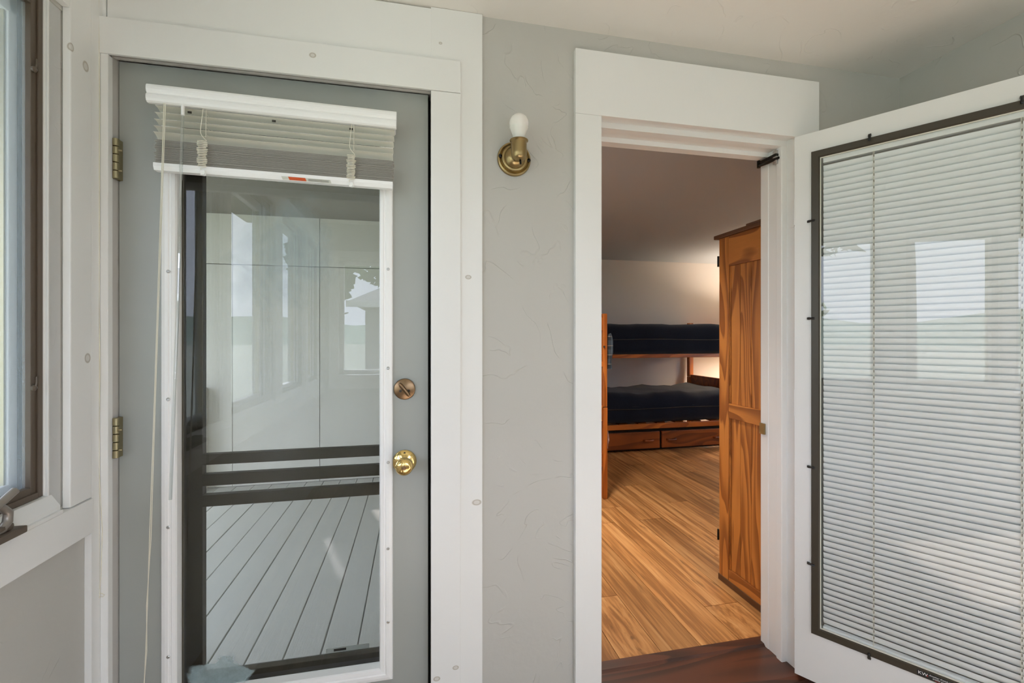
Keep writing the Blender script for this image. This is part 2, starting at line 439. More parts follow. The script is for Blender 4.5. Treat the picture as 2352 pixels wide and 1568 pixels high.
while x < 4.8-.02:
    y = 1.612 - random.choice((.0, .31, .55, .80, .97))
    while y < 5.5:
        a, b = max(y, 1.612), min(y+PL, 5.5)
        if b-a > .03:
            w = min(PW, 4.8-x)
            if first is None:
                first = obj('plank', box(B(), 0, PW-.0022, 0, 1, -.010, 0, .0008), 'floor_bed', fb)
                first.location = (x, a, ZF); first.scale = (w/PW, b-a-.0022, 1)
            else: share(first, 'plank', fb, (x, a, ZF), scale=(w/PW, b-a-.0022, 1))
        y += PL
    x += PW; k += 1

# ------------------------------------------------------------------ trim on the back wall
trim_i = [0]
def trim(dims, label, mat='trim', bev=.0018):
    trim_i[0] += 1
    return tag(bobj('trim_%d' % trim_i[0], dims, mat, None, bev), label, None, None, 'structure')
CF = 1.43                       # casing face
trim((-.8399, -.8216, CF, YB, 0, 2.0545), 'narrow white casing left of the grey door')
trim((.0452, .1376, CF, 1.4382, 0, 2.0535), 'white door casing right of the grey door')
trim((-.8419, .1376, CF-.002, 1.4382, 2.055, 2.1548), 'white head casing above the grey door')
trim((.0452, .2086, 1.4385, YB, 0, CEIL-.001), 'wide knotty white board between grey door and wall')
trim((-.8290, .0628, 1.4390, YB, 2.155, CEIL-.006), 'stained white board above the grey door head')
trim((-.855, -.832, 1.4400, YB, 2.156, CEIL-.003), 'short white filler board in the upper left corner')
trim((.5213, .6146, CF, YB, 0, 2.0318), 'left white casing of the bedroom doorway')
trim((.5213, 1.4964, CF, YB, 2.0325, 2.250), 'wide white head board over the bedroom doorway')
trim((1.424, 1.4964, 1.434, YB, 0, 2.0318), 'right white casing hidden behind the open door')

trim((1.4065, 1.4235, 1.4435, YB, 0, 2.0318), 'narrow filler beside the right jamb of the doorway')
# jambs of the left door
trim((-.8455, -.8225, YB, YO, 0, 2.084), 'left jamb of the grey door', 'trim_worn')
trim((.0455, .0598, YB, YO, 0, 2.084), 'right jamb of the grey door', 'trim_worn')
trim((-.8225, .0455, YB, YO, 2.067, 2.084), 'head jamb above the grey door', 'trim_worn')
trim((-.8225, .0455, 1.4515, 1.464, 2.058, 2.067), 'worn weatherstrip under the head of the grey door', 'trim_worn')
trim((-.8225, -.8065, 1.52, YO, 0, 2.067), 'door stop left', 'gap')
trim((.030, .0455, 1.52, YO, 0, 2.067), 'door stop right', 'gap')
trim((-.8065, .030, 1.52, YO, 2.050, 2.067), 'door stop at the head of the grey door', 'gap')
trim((-.8225, .0455, 1.45, 1.66, -.02, .018), 'metal sill under the grey door', 'bronze')

# jambs of the bedroom doorway (stepped profile, seen on the right side and overhead)
JL, JR = .6146, 1.405
def vprof(pts, z0, z1, mat, label):
    trim_i[0] += 1
    bm = B(); prism(bm, [(p[0], -p[1]) for p in pts], (0, 0, z0), (0, 0, z1), up=(0, -1, 0))
    return tag(obj('trim_%d' % trim_i[0], bm, mat), label, None, None, 'structure')
def jamb_pts(x0, sgn):
    # inner side profile: rabbet, stop, bead, inner rabbet
    pr = [(0, 1.4502), (0, 1.487), (-.021, 1.487), (-.023, 1.490), (-.023, 1.512), (-.020, 1.515), (-.020, 1.517), (-.0165, 1.521), (-.0165, 1.559), (-.0185, 1.562), (-.0185, 1.600)]
    return [(x0+sgn*p[0], p[1]) for p in pr] + [(x0+sgn*.0215, 1.600), (x0+sgn*.0215, 1.4502)]
vprof(jamb_pts(JR, 1), ZF-.005, 2.0545, 'trim_plain', 'stepped white right jamb of the bedroom doorway')
vprof(jamb_pts(JL, -1), ZF-.005, 2.0545, 'trim_plain', 'white left jamb of the bedroom doorway')
bm = B()
zh = 2.0535
pr = [(1.4502, zh-.013), (1.4862, zh-.013), (1.4862, zh-.034), (1.5143, zh-.036), (1.5173, zh-.031), (1.5593, zh-.031), (1.5613, zh-.048), (1.6006, zh-.048), (1.6006, zh+.02), (1.4502, zh+.02)]
prism(bm, [(-p[0], p[1]) for p in pr], (JL-.02, 0, 0), (JR+.02, 0, 0), up=(0, 0, 1))
trim_i[0] += 1
tag(obj('trim_%d' % trim_i[0], bm, 'trim_plain'), 'stepped white head jamb of the bedroom doorway', None, None, 'structure')
# threshold
bm = B()
prism(bm, [(-1.40, 0), (-1.40, .018), (-1.42, .024), (-1.575, .026), (-1.583, .034), (-1.622, .036), (-1.626, .0), (-1.626, -.03), (-1.40, -.03)], (.617, 0, 0), (1.46, 0, 0))
trim_i[0] += 1
tag(obj('trim_%d' % trim_i[0], bm, 'sill'), 'worn dark-stained wooden threshold of the bedroom doorway', None, None, 'structure')
tag(bobj('strike_plate', (1.3795, 1.3865, 1.574, 1.6012, .886, .930), 'antique', None, .001), 'small brass strike plate on the white doorway jamb', 'strike plate')
# painted-over hinge leaf on the right jamb
# ------------------------------------------------------------------ left wall window trims
trim((XL, -.839, 1.3214, 1.3966, .859, CEIL-.12), 'white window casing beside the corner', 'trim_side', .003)
trim((XL, -.8403, 1.3970, 1.4497, 0, CEIL-.001), 'narrow white corner board beside the grey door', 'trim_plain')
trim((XL, -.8392, YR, 1.321, 2.10, 2.20), 'white head casing over the casement windows', 'trim_plain')
trim((XL-.001, -.835, YR, 1.3966, .767, .8572), 'white apron board under the casement windows', 'trim_side', .002)
trim((XL-.02, -.833, YR, 1.2905, .8575, .8672), 'white window stool ledge above the apron', 'trim_plain', .003)
bm = B()
prism(bm, [(0, 0), (.0, .01), (-.018, .037), (-.05, .037), (-.05, 0)], (-.840, YR, .8672), (-.840, 1.2902, .8672))
trim_i[0] += 1
tag(obj('trim_%d' % trim_i[0], bm, 'trim_plain'), 'sloped white inner sill below the screen frames', None, None, 'structure')
for a, b in segs[1:-1]:
    trim((XL-.001, -.841, a+.004, b-.004, .868, 2.10), 'white mullion casing between two casement windows', 'trim_plain')

def casement(i, y0, y1):
    w = thing('window_%d' % i, 'white casement window with brown screen frame', None, (XL, (y0+y1)/2, ZS), kind='structure')
    h = (y1-y0)/2
    yo = y1-h*1.0
    def part(name, d, mat, bev=0.0):   # d in local y measured from window centre, z from ZS
        return bobj(name, d, mat, w, bev)
    H_ = ZH-ZS
    # stop moulding round the screen (flat, then bevel)
    for s in (-1, 1):
        a, b = sorted((s*(h-.004), s*(h+.036)))
        part('stop_moulding', (-.02, -.002, a, b, -.02, H_), 'trim_plain', .002)
        a, b = sorted((s*(h-.004), s*(h+.012)))
        part('stop_bead', (-.03, -.008, s*h-.006 if s > 0 else a, b if s > 0 else s*h+.006, .02, H_), 'trim_plain', .002)
        # outer jamb and sash stile, stepped
        a, b = sorted((s*(h+.001), s*(h-.006))); part('jamb', (-.11, -.036, a, b, 0, H_), 'trim_plain')
        a, b = sorted((s*(h-.003), s*(h-.014))); part('jamb_groove', (-.100, -.052, a, b, 0, H_), 'gap')
        a, b = sorted((s*(h-.005), s*(h-.036))); st = part('sash_stile', (-.090, -.056, a, b, .02, H_-.02), 'vinyl', .004)
        a, b = sorted((s*(h-.036), s*(h-.041))); part('glazing_gasket', (-.084, -.062, a, b, .02, H_-.02), 'hinge')
    part('sash_rail', (-.090, -.056, -h+.005, h-.005, .004, .06), 'vinyl', .004)
    part('sash_rail', (-.090, -.056, -h+.005, h-.005, H_-.06, H_-.004), 'vinyl', .004)
    part('sill_board', (-.12, -.03, -h, h, -.019, .004), 'trim_plain')
    part('pane', (-.075, -.071, -h+.041, h-.041, .06, H_-.06), 'pane_win')
    # screen frame: four brown bars with a raised inner lip
    z0, z1 = .020, H_-.005
    for s in (-1, 1):
        a, b = sorted((s*(h-.004), s*(h-.034)))
        part('screen_bar', (-.032, -.015, a, b, z0, z1), 'brown', .0015)
        a, b = sorted((s*(h-.005), s*(h-.019))); part('screen_lip', (-.015, -.011, a, b, z0+.001, z1-.001), 'brown', .001)
    for (a, b) in ((z0, z0+.03), (z1-.03, z1)):
        part('screen_bar', (-.032, -.0152, -h+.034, h-.034, a, b), 'brown', .0015)
    part('screen_lip', (-.0152, -.011, -h+.019, h-.019, z0, z0+.014), 'brown', .001)
    if i == 1: part('insect_screen', (-.0262, -.0258, -h+.034, h-.034, z0+.03, z1-.03), 'screen_win')
    for zc in (.28, 1.02):
        bm = B(); lathe(bm, [(.0001, -.001), (.006, -.001), (.007, .004), (.004, .007), (.0001, .008)], (-.014, h-.030, zc), 'X', 12)
        tube(bm, [(-.009, h-.030, zc), (-.007, h-.029, zc+.012), (-.009, h-.0265, zc+.020), (-.009, h-.0265, zc+.026)], .0018, 6)
        obj('turn_clip', bm, 'brown', w, True)
    return w
for i, (a, b) in enumerate(WIN): 
    w = casement(i+1, a, b)
    tag(w, ['white casement window with brown insect screen at the left edge', 'second casement window along the left wall', 'third casement window along the left wall', 'fourth casement window along the left wall'][i])

# casement crank beside the first window
cr = thing('window_crank', 'taupe metal folding crank handle on the window sill', 'crank', (-.832, 1.08, .8675))
bm = B(); box(bm, -.030, .022, -.10, .075, .001, .016, .003); obj('base_cover', bm, 'brown', cr)
bm = B(); box(bm, -.026, .012, -.085, .058, .016, .030, .006); obj('base_hood', bm, 'brown', cr)
bm = B(); tube(bm, [(.004, .018, .020), (.004, .036, .022), (.004, .050, .034), (.004, .052, .052), (.003, .040, .066), (.002, .020, .074), (.001, -.01, .078), (0, -.05, .078)], .0105, 12, [.0075, .0085, .0085, .008, .007, .0065, .006, .006]); obj('arm', bm, 'greymetal', cr, True)
bm = B(); tube(bm, [(.012, -.015, .068), (.016, .010, .080), (.018, .024, .087), (.020, .046, .0985)], .0078, 14); obj('knob', bm, 'greymetal', cr, True)

# rear window, seen only in the reflections
wr = thing('window_5', 'rear window with white frame reflected in the door glass', None, ((RW[0]+RW[1])/2, YR, RW[2]), kind='structure')
hw = (RW[1]-RW[0])/2; hh = RW[3]-RW[2]
for s in (-1, 1):
    a, b = sorted((s*hw, s*(hw+.08))); bobj('casing', (a, b, 0, .018, -.03, hh+.08), 'trim_plain', wr, .002)
    a, b = sorted((s*hw, s*(hw-.04))); bobj('sash_stile', (a, b, -.09, -.05, 0, hh), 'vinyl', wr)
bobj('casing', (-hw, hw, 0, .018, hh, hh+.08), 'trim_plain', wr, .002)
bobj('sill', (-hw, hw, -.05, .03, -.03, 0), 'trim_plain', wr, .002)
bobj('apron', (-hw-.08, hw+.08, 0, .018, -.13, -.03), 'trim_plain', wr, .002)
bobj('sash_rail', (-hw, hw, -.09, -.05, 0, .04), 'vinyl', wr); bobj('sash_rail', (-hw, hw, -.09, -.05, hh-.04, hh), 'vinyl', wr)
for q in (-.42, .42): bobj('mullion', (q-.035, q+.035, -.09, -.02, .04, hh-.04), 'vinyl', wr)
for a, b in ((-hw+.04, -.455), (-.385, .385), (.455, hw-.04)): bobj('pane', (a, b, -.072, -.068, .04, hh-.04), 'pane_win', wr)

# ------------------------------------------------------------------ grey door with full-length glass (left)
SY = 1.474
d1 = thing('door_1', 'grey painted door with full-length glass and raised blind', None, (-.8196, SY, .02), kind='structure')
DW, DH = .8566, 2.040
lx0, lx1, lz0, lz1 = .128, .729, .205, 1.905       # glass opening (local)
for nm, d in (('stile', (0, lx0, 0, .044, 0, DH)), ('stile', (lx1, DW, 0, .044, 0, DH)), ('rail', (lx0, lx1, 0, .044, 0, lz0)), ('rail', (lx0, lx1, 0, .044, lz1, DH))):
    bobj(nm, d, 'door_grey', d1)
bobj('edge_weatherstrip', (DW+.0005, DW+.0045, .010, .044, 0, DH), 'gap', d1)
# moulded white lite frame: profile swept round four sides, mitred
def frame_ring(name, x0, x1, z0, z1, prof, mat, parent, y0=0, flip=1):
    """prof: list of (inset from the outer edge, height out of the face)"""
    bm = B(); rings = []
    for ins, hgt in prof:
        rings.append([bm.verts.new((x, y0-flip*hgt, z)) for x, z in ((x0+ins, z0+ins), (x1-ins, z0+ins), (x1-ins, z1-ins), (x0+ins, z1-ins))])
    for a, b in zip(rings, rings[1:]):
        for i in range(4): bm.faces.new((a[i], a[(i+1) % 4], b[(i+1) % 4], b[i]))
    bmesh.ops.recalc_face_normals(bm, faces=bm.faces[:])
    return obj(name, bm, mat, parent)
LP = [(0, 0), (0, .006), (.003, .010), (.012, .0125), (.020, .0125), (.0225, .0095), (.027, .0095), (.029, .012), (.037, .011), (.0405, .006), (.0405, -.024)]
frame_ring('lite_frame', .1065, .7475, .185, 1.925, LP, 'vinyl', d1)
bobj('pane', (lx0+.012, lx1-.012, .020, .024, lz0, lz1), 'pane_door', d1)
bobj('pane_spacer', (.1475, .1515, .0195, .0245, .228, 1.89), 'storm', d1)
scr = None
for px, zz in [(.127, z) for z in (.35, .72, 1.085, 1.45)] + [(.7335, z) for z in (.37, .60, .87, 1.165, 1.475)]:
    bm = B(); lathe(bm, [(.0001, 0), (.0048, 0), (.0048, .001), (.003, .0022), (.0001, .0016)], (0, 0, 0), '-Y', 10)
    if scr is None: scr = obj('screw', bm, 'steel', d1, True); scr.location = (px, -.0118, zz)
    else: bm.free(); share(scr, 'screw', d1, (px, -.0118, zz))
# hinges
for hz in (.927, 1.702, .15):
    hg = bobj('hinge', (-.0005, .004, -.006, .012, hz, hz+.112), 'hinge', d1)
    for q in range(5):
        bm = B(); lathe(bm, [(.0065, 0), (.0078, .001), (.0078, .0205), (.0065, .0215)], (.004, -.0215, hz+q*.0225), 'Z', 14)
        obj('knuckle', bm, 'hinge', hg, True)
    bm = B(); box(bm, -.0015, .0095, -.022, -.001, hz+.001, hz+.111); obj('hinge_leaf', bm, 'hinge', hg)
    for q in (.022, .078):
        bm = B(); lathe(bm, [(.0001, 0), (.003, 0), (.003, .006), (.0015, .008), (.0001, .008)], (.012, -.0235, hz+q), 'X', 8); obj('pin', bm, 'hinge', hg, True)
# deadbolt and knob
kx = -.0360+.8196
db = obj('deadbolt', lathe(B(), [(.0001, 0), (.0330, 0), (.0338, .004), (.0325, .009), (.030, .0105), (.0001, .0118)], (kx, 0, 1.0975), '-Y', 40), 'copper', d1, True)
bm = B(); ring_pts = [(-.026, 0, .004), (-.018, 0, .006), (0, 0, .0062), (.018, 0, .006), (.026, 0, .004)]
tube(bm, [(p[0], -.001*abs(p[0])*100+(-.022), 0) for p in ring_pts], .005, 10, [.0035, .0065, .0062, .0065, .0035])
tt = obj('thumb_turn', bm, 'copper', db, True); tt.location = (kx, 0, 1.0975); tt.rotation_euler = (0, R(52), 0)
for s in (-1, 1):
    obj('deadbolt_screw', lathe(B(), [(.0001, .0095), (.0042, .0095), (.0042, .0122), (.0001, .0118)], (kx+s*.0125, 0, 1.0925), '-Y', 12), 'ink', db, True)
kb = obj('door_knob', lathe(B(), [(.0001, .001), (.0362, .001), (.037, .004), (.034, .008), (.024, .0115), (.0125, .016), (.011, .034), (.015, .040), (.0235, .046), (.0270, .055), (.0262, .066), (.0215, .073), (.0135, .0765), (.0001, .077)], (kx, 0, .8675), '-Y', 40), 'brass', d1, True)
obj('turn_button', lathe(B(), [(.0001, .0765), (.0068, .0765), (.0068, .080), (.0001, .081)], (kx, 0, .8675), '-Y', 16), 'copper', kb, True)
obj('rosette_screw', lathe(B(), [(.0001, .008), (.0034, .008), (.0034, .0105), (.0001, .0105)], (kx, 0, .8955), '-Y', 12), 'ink', kb, True)

# ------------------------------------------------------------------ raised slat blind on the grey door
bl = thing('window_blind', 'raised cream slat blind at the top of the grey door', 'blind', (-.3866, 1.432, 1.735), (0, R(.75), 0))
vw = .326
bm = B()
vp = [(0, 0), (.010, -.0005), (.0150, .003), (.0170, .009), (.0172, .015), (.0160, .020), (.0128, .0232), (.0128, .0252), (.0160, .0285), (.0172, .034), (.0170, .041), (.0150, .0465), (.010, .0495), (0, .049)]
prism(bm, [(a-.001, b) for a, b in vp], (-vw, -.030, .1775), (vw, -.030, .1775))
obj('valance', bm, 'vinyl', bl, False)
bm = B(); box(bm, -.314, .314, -.028, .018, .190, .222, .002); obj('headrail', bm, 'vinyl', bl)
for sx in (-1, 1): bobj('mounting_bracket', (sx*.318-.004, sx*.318+.004, -.027, .028, .186, .225), 'vinyl', bl)
# open slats: shallow arc section
def slat_mesh(length, chord, arc, thick=.0008, n=6):
    bm = B(); top, bot = [], []
    for i in range(n+1):
        t_ = -1+2*i/n; y = t_*chord/2; z = arc*(1-t_*t_)
        top.append((y, z+thick)); bot.append((y, z))
    prism(bm, [(-a, b) for a, b in top+bot[::-1]], (-length/2, 0, 0), (length/2, 0, 0))
    return bm
sl0 = None
for i in range(5):
    z = .172-.0185*i; rot = (R(-14 if i < 4 else -26), 0, 0)
    if sl0 is None: sl0 = obj('slat', slat_mesh(.632, .026, .0022), 'slat', bl, True); sl0.location = (.004, -.016, z); sl0.rotation_euler = rot
    else: share(sl0, 'slat', bl, (.004-.001*i, -.016, z), rot)
for xx in (-.228, -.014, .196):
    bobj('route_hole', (xx-.005, xx+.005, -.0292, -.0284, .1625, .1685), 'ink', bl)
random.seed(3)
bm = B()
for i in range(30):
    z = .0215+i*.00212; o_ = random.uniform(-.0018, .0018); e_ = random.uniform(-.003, .003)
    box(bm, -.315+e_+.004, .315+e_+.002, -.029+o_, -.003+o_, z, z+.0007)
tag(obj('slat_stack', bm, 'slat_shaded', bl), 'stacked slats with gap shade in their grey', None, None, 'stuff')
bm = B(); prism(bm, [(-.0005, .010), (-.0005, .0195), (-.028, .0195), (-.028, .010), (-.024, 0), (-.005, 0)], (-.314, -.0305, 0), (.317, -.0305, 0)); 
br = obj('bottom_rail', bm, 'vinyl', bl)
# warning label on the slanted lower face of the bottom rail
def lab(x0, x1, mat, name='warning_label', off=.0006):
    bm = B(); vs_ = [bm.verts.new(p) for p in ((x0, -.0303-off, .0090), (x1, -.0303-off, .0090), (x1+.003, -.0262-off, .0010), (x0+.003, -.0262-off, .0010))]
    bm.faces.new(vs_[::-1]); bmesh.ops.recalc_face_normals(bm, faces=bm.faces[:]); return obj(name, bm, mat, br)
lab(.008, .140, 'label_white'); lab(.026, .072, 'label_orange', 'warning_panel', .0009)
text('warning_text', 'WARNING', .0072, 'ink', br, (.037, -.0274-.0011, .0022), (R(63), 0, 0), sx=.78)
text('warning_symbol', 'A', .0066, 'ink', br, (.0305, -.0274-.0011, .0022), (R(63), 0, 0))
for q in range(3):
    bm = B(); z_ = .0066-q*.0020; y_ = -.0303+(.0090-z_)*.51-.0010; box(bm, .080, .136, y_-.0001, y_, z_-.0004, z_+.0004); obj('fine_print', bm, 'ink', br)
# lift cords bunched in front of the stack
def bunch(xc, seed):
    random.seed(seed); bm = B()
    pts = [(xc, -.036, .178), (xc-.002, -.037, .150), (xc-.004, -.038, .125), (xc-.0045, -.038, .108), (xc+.002, -.037, .096), (xc+.009, -.036, .089)]
    z = .086
    for i in range(15):
        w_ = random.uniform(.008, .0125)
        pts += [(xc+w_*.6, -.038, z), (xc, -.0405-random.uniform(0, .003), z-.001), (xc-w_, -.039, z-.0015), (xc-w_*1.05, -.037, z-.003), (xc, -.0385, z-.0035), (xc+w_, -.039, z-.003), (xc+w_*1.05, -.0375, z-.0042)]
        z -= .0047
    pts += [(xc-.004, -.036, .012), (xc-.003, -.0345, .006)]
    # Catmull-Rom smoothing
    sm = []
    P = [Vector(p) for p in pts]
    for i in range(len(P)-1):
        p0, p1, p2, p3 = P[max(i-1, 0)], P[i], P[i+1], P[min(i+2, len(P)-1)]
        for q in range(3):
            t_ = q/3
            sm.append(.5*((2*p1)+(-p0+p2)*t_+(2*p0-5*p1+4*p2-p3)*t_*t_+(-p0+3*p1-3*p2+p3)*t_**3))
    tube(bm, sm, .00095, 5)
    obj('lift_cord', bm, 'cord', bl, True)
    bm = B(); tube(bm, [(xc+.006, -.032, .178), (xc+.006, -.032, .10)], .0007, 5); tube(bm, [(xc+.0085, -.002, .178), (xc+.0085, -.002, .10)], .0007, 5)
    for i in range(4): tube(bm, [(xc+.006, -.032, .165-.0185*i), (xc+.0085, -.002, .160-.0185*i)], .0006, 4)
    obj('ladder_cord', bm, 'cord', bl)
    bm = B(); tube(bm, [(xc-.008, -.033, .009), (xc-.004, -.0335, -.006), (xc+.004, -.034, -.008), (xc+.008, -.034, -.006), (xc+.003, -.033, .006), (xc-.008, -.033, .009)], .0012, 5); box(bm, xc-.005, xc+.004, -.0335, -.032, -.005, .006)
    obj('cord_clip', bm, 'vinyl', bl)
bunch(-.192, 5); bunch(.1985, 9)
# pull cord and tilt wand
bm = B()
for o_ in (0, .0035):
    tube(bm, [(-.285+o_, -.040, .185), (-.290+o_*.9, -.040, -.15), (-.296+o_*.7, -.042, -.60), (-.303+o_, -.042, -1.0), (-.306-o_*.6, -.041, -1.18), (-.3085+o_*.8, -.041, -1.30), (-.313-o_, -.040, -1.46), (-.318-o_*1.2, -.040, -1.60)], .0011, 6)
obj('pull_cord', bm, 'cord', bl, True)
bm = B(); tube(bm, [(-.2395, -.040, .172), (-.2435, -.044, -.40), (-.2520, -.048, -.895)], .0042, 8); obj('tilt_wand', bm, 'wand', bl, True)
bm = B(); tube(bm, [(-.2395, -.036, .182), (-.2395, -.040, .172), (-.2397, -.040, .150)], .0045, 8); obj('wand_hook', bm, 'vinyl', bl, True)

# ------------------------------------------------------------------ storm door outside the grey door
sd = thing('door_2', 'dark bronze storm door with three cross bars behind the glass', None, (-.82, 1.610, .02), kind='structure')
SX = .154
bobj('stile', (0, SX, 0, .028, 0, 2.03), 'storm', sd, .002)
bobj('stile', (.742, .862, 0, .028, 0, 2.03), 'storm', sd, .002)
bobj('bottom_rail', (SX, .742, 0, .028, 0, .182), 'storm', sd, .002)
bobj('top_rail', (SX, .742, 0, .028, 1.93, 2.03), 'storm', sd, .002)
for a, b in ((.855, .889), (.788, .825), (.722, .759)):
    bobj('cross_bar', (SX, .742, -.004, .020, a, b), 'storm', sd, .001)
bobj('insect_screen', (SX, .742, .0220, .0224, .182, 1.93), 'screen_storm', sd)
bobj('paper_label', (.52, .66, .0204, .0210, .186, .202), 'label_white', sd)
bobj('label_print', (.545, .585, .0198, .0204, .190, .198), 'ink', sd)

# ------------------------------------------------------------------ wall sconce
sc = thing('wall_sconce', 'antique brass wall sconce with a bare white bulb', 'wall lamp', (.3143, YB, 1.866))
obj('backplate', lathe(B(), [(.0001, 0), (.0555, 0), (.0560, .004), (.0545, .0085), (.0500, .0105), (.0455, .0085), (.0445, .0105), (.042, .0165), (.037, .019), (.0345, .0185), (.033, .021), (.029, .028), (.021, .034), (.0145, .037), (.0001, .038)], (0, 0, 0), '-Y', 48), 'antique', sc, True)
bm = B(); tube(bm, [(0, -.036, -.002), (.0005, -.052, -.004), (.001, -.070, -.012)], .011, 14, [.014, .012, .016]); obj('arm', bm, 'antique', sc, True)
sx_, sy_ = .0012, -.070
obj('socket_cup', lathe(B(), [(.0001, -.030), (.010, -.0295), (.018, -.026), (.0228, -.018), (.0245, -.006), (.0248, .028), (.0262, .0295), (.0292, .032), (.0292, .0336), (.026, .0336), (.0235, .030), (.0001, .028)], (sx_, sy_, 0), 'Z', 36), 'antique', sc, True)
obj('bulb_collar', lathe(B(), [(.0001, .026), (.0172, .026), (.0176, .040), (.0205, .052), (.0258, .066), (.0292, .0745), (.0001, .0745)], (sx_, sy_, 0), 'Z', 36), 'bulb_base', sc, True)
obj('bulb', lathe(B(), [(.0001, .0738), (.0288, .0738), (.0300, .078), (.0306, .086), (.0296, .094), (.0262, .103), (.0200, .111), (.0115, .1155), (.0001, .117)], (sx_, sy_, 0), 'Z', 36), 'bulb', sc, True)
bm = B(); tube(bm, [(.004, -.074, -.026), (.004, -.080, -.036), (.004, -.082, -.044)], .0032, 8); obj('switch_stem', bm, 'blackmetal', sc, True)
for px, pz in ((-.0478, .004), (.0480, -.003)):
    obj('finial_screw', lathe(B(), [(.0001, .008), (.004, .008), (.0058, .011), (.0058, .015), (.003, .018), (.0001, .0185)], (px, 0, pz), '-Y', 14), 'blackmetal', sc, True)

# ------------------------------------------------------------------ open white door with glazed insert (right)
ANG = 32.8
t_dir = Vector((math.sin(R(ANG)), -math.cos(R(ANG)), 0))
d3 = thing('door_3', 'open white door with bronze-framed glass insert', None, (1.372, 1.416, .0375), (0, 0, math.atan2(t_dir.y, t_dir.x)), kind='structure')
# local x along the leaf from the hinges; local -y is the face the camera sees, +y the far face
LW, LH, TH = .784, 1.9845, .043
ox0, ox1, oz0, oz1 = .0705, .7125, .193, 1.897
for nm, d in (('stile', (0, ox0, 0, TH, 0, LH)), ('stile', (ox1, LW, 0, TH, 0, LH)), ('rail', (ox0, ox1, 0, TH, 0, oz0)), ('rail', (ox0, ox1, 0, TH, oz1, LH))):
    bobj(nm, d, 'door_white', d3)
fx0, fx1, fz0, fz1 = .0538, .7302, .1765, 1.9125
FP = [(0, 0), (.0, .007), (.0015, .0085), (.022, .0085), (.0262, .0035), (.0262, -.006)]
frame_ring('insert_frame', fx0, fx1, fz0, fz1, FP, 'bronze', d3)
GP = [(.0262, .003), (.0262, .0042), (.0282, .0042), (.0282, -.004)]
frame_ring('glazing_bead', fx0, fx1, fz0, fz1, GP, 'slat', d3)
bobj('pane', (ox0, ox1, .0005, .0035, oz0, oz1), 'pane_insert', d3)
bobj('pane', (ox0, ox1, .034, .037, oz0, oz1), 'pane_win', d3)
def clip(x, z, rot):
    bm = B()
    tube(bm, [(-.0115, -.003, 0), (-.008, -.0045, 0), (0, -.0085, 0), (.008, -.0110, 0), (.012, -.0110, 0)], .004, 8, [.0028, .0052, .0036, .0044, .0026])
    box(bm, -.0135, -.006, -.0045, -.0002, -.0042, .0042, .001)
    o = obj('retainer_clip', bm, 'black', d3, True); o.location = (x, 0, z); o.rotation_euler = (0, rot, 0); return o
for z in (1.664, 1.312, .7745, .424): clip(fx0-.0005, z, 0)
for x in (.2200, .5590): clip(x, fz1+.0005, R(90))
for x in (.2187, .5590): clip(x, fz0-.0005, R(-90))
# maker's decal on the lower insert bar
dk = bobj('maker_decal', (.338, .432, -.00895, -.0086, fz0+.003, fz0+.0205), 'decal', d3)
RX = (R(90), 0, 0)
text('decal_text', 'KW', .0135, 'ink_white', dk, (.3405, -.0091, fz0+.0085), RX)
text('decal_text', 'Another Kwick-Way', .0068, 'ink_white', dk, (.3660, -.0091, fz0+.0135), RX, shear=.35, sx=1.0)
text('decal_text', 'quality product', .0066, 'ink_white', dk, (.3740, -.0091, fz0+.0075), RX, shear=.35, sx=1.0)
bobj('decal_rule', (.3790, .402, -.0092, -.0089, fz0+.0042, fz0+.0056), 'ink_red', dk)
tri = B(); vs_ = [tri.verts.new(p) for p in ((.3600, -.0091, fz0+.0085), (.3645, -.0091, fz0+.0085), (.3625, -.0091, fz0+.0165))]; tri.faces.new(vs_); obj('decal_mark', tri, 'ink_red', dk)
# hinge leaves on the jamb side
for z in (.20, .95, 1.66):
    hg = bobj('hinge', (-.004, .000, .006, .040, z, z+.10), 'door_white', d3)
tag(bobj('hinge_leaf_plate', (1.4028, 1.4049, 1.4505, 1.482, 1.700, 1.800), 'trim_plain', None, .0006), 'painted-over hinge leaf on the doorway jamb', 'hinge')

# closed mini blind between the panes
mb = thing('mini_blind', 'closed white mini blind inside the open door', 'blind', (1.372, 1.416, .0375), (0, 0, math.atan2(t_dir.y, t_dir.x)))
s0x, s1x = .087, .698
pitch = .0213
sm = slat_mesh(s1x-s0x, .0262, .0026, .0005, 8)
first = None
z = .228; i = 0
while z < 1.868:
    rot = (R(116), 0, 0)
    if first is None: first = obj('slat', sm, 'slat_white', mb, True); first.location = ((s0x+s1x)/2, .0165, z); first.rotation_euler = rot
    else: share(first, 'slat', mb, ((s0x+s1x)/2, .0165, z), rot)
    z += pitch; i += 1
bobj('headrail', (s0x, s1x, .006, .029, 1.868, 1.892), 'slat_white', mb, .001)
bobj('bottom_rail', (s0x, s1x, .006, .026, .200, .211), 'slat_white', mb, .001)
for x in (.228, .558):
    bm = B(); tube(bm, [(x, .0062, .205), (x, .0062, 1.87)], .0009, 5); tube(bm, [(x+.003, .0066, .205), (x+.003, .0066, 1.87)], .0006, 5); obj('ladder_cord', bm, 'cord', mb)
    bm = B()
    zz = .236
    while zz < 1.865: box(bm, x+.0008, x+.0024, .0072, .0078, zz-.0045, zz+.0035); zz += pitch
    tag(obj('cord_slot', bm, 'ink', mb), None, None, None, 'stuff')

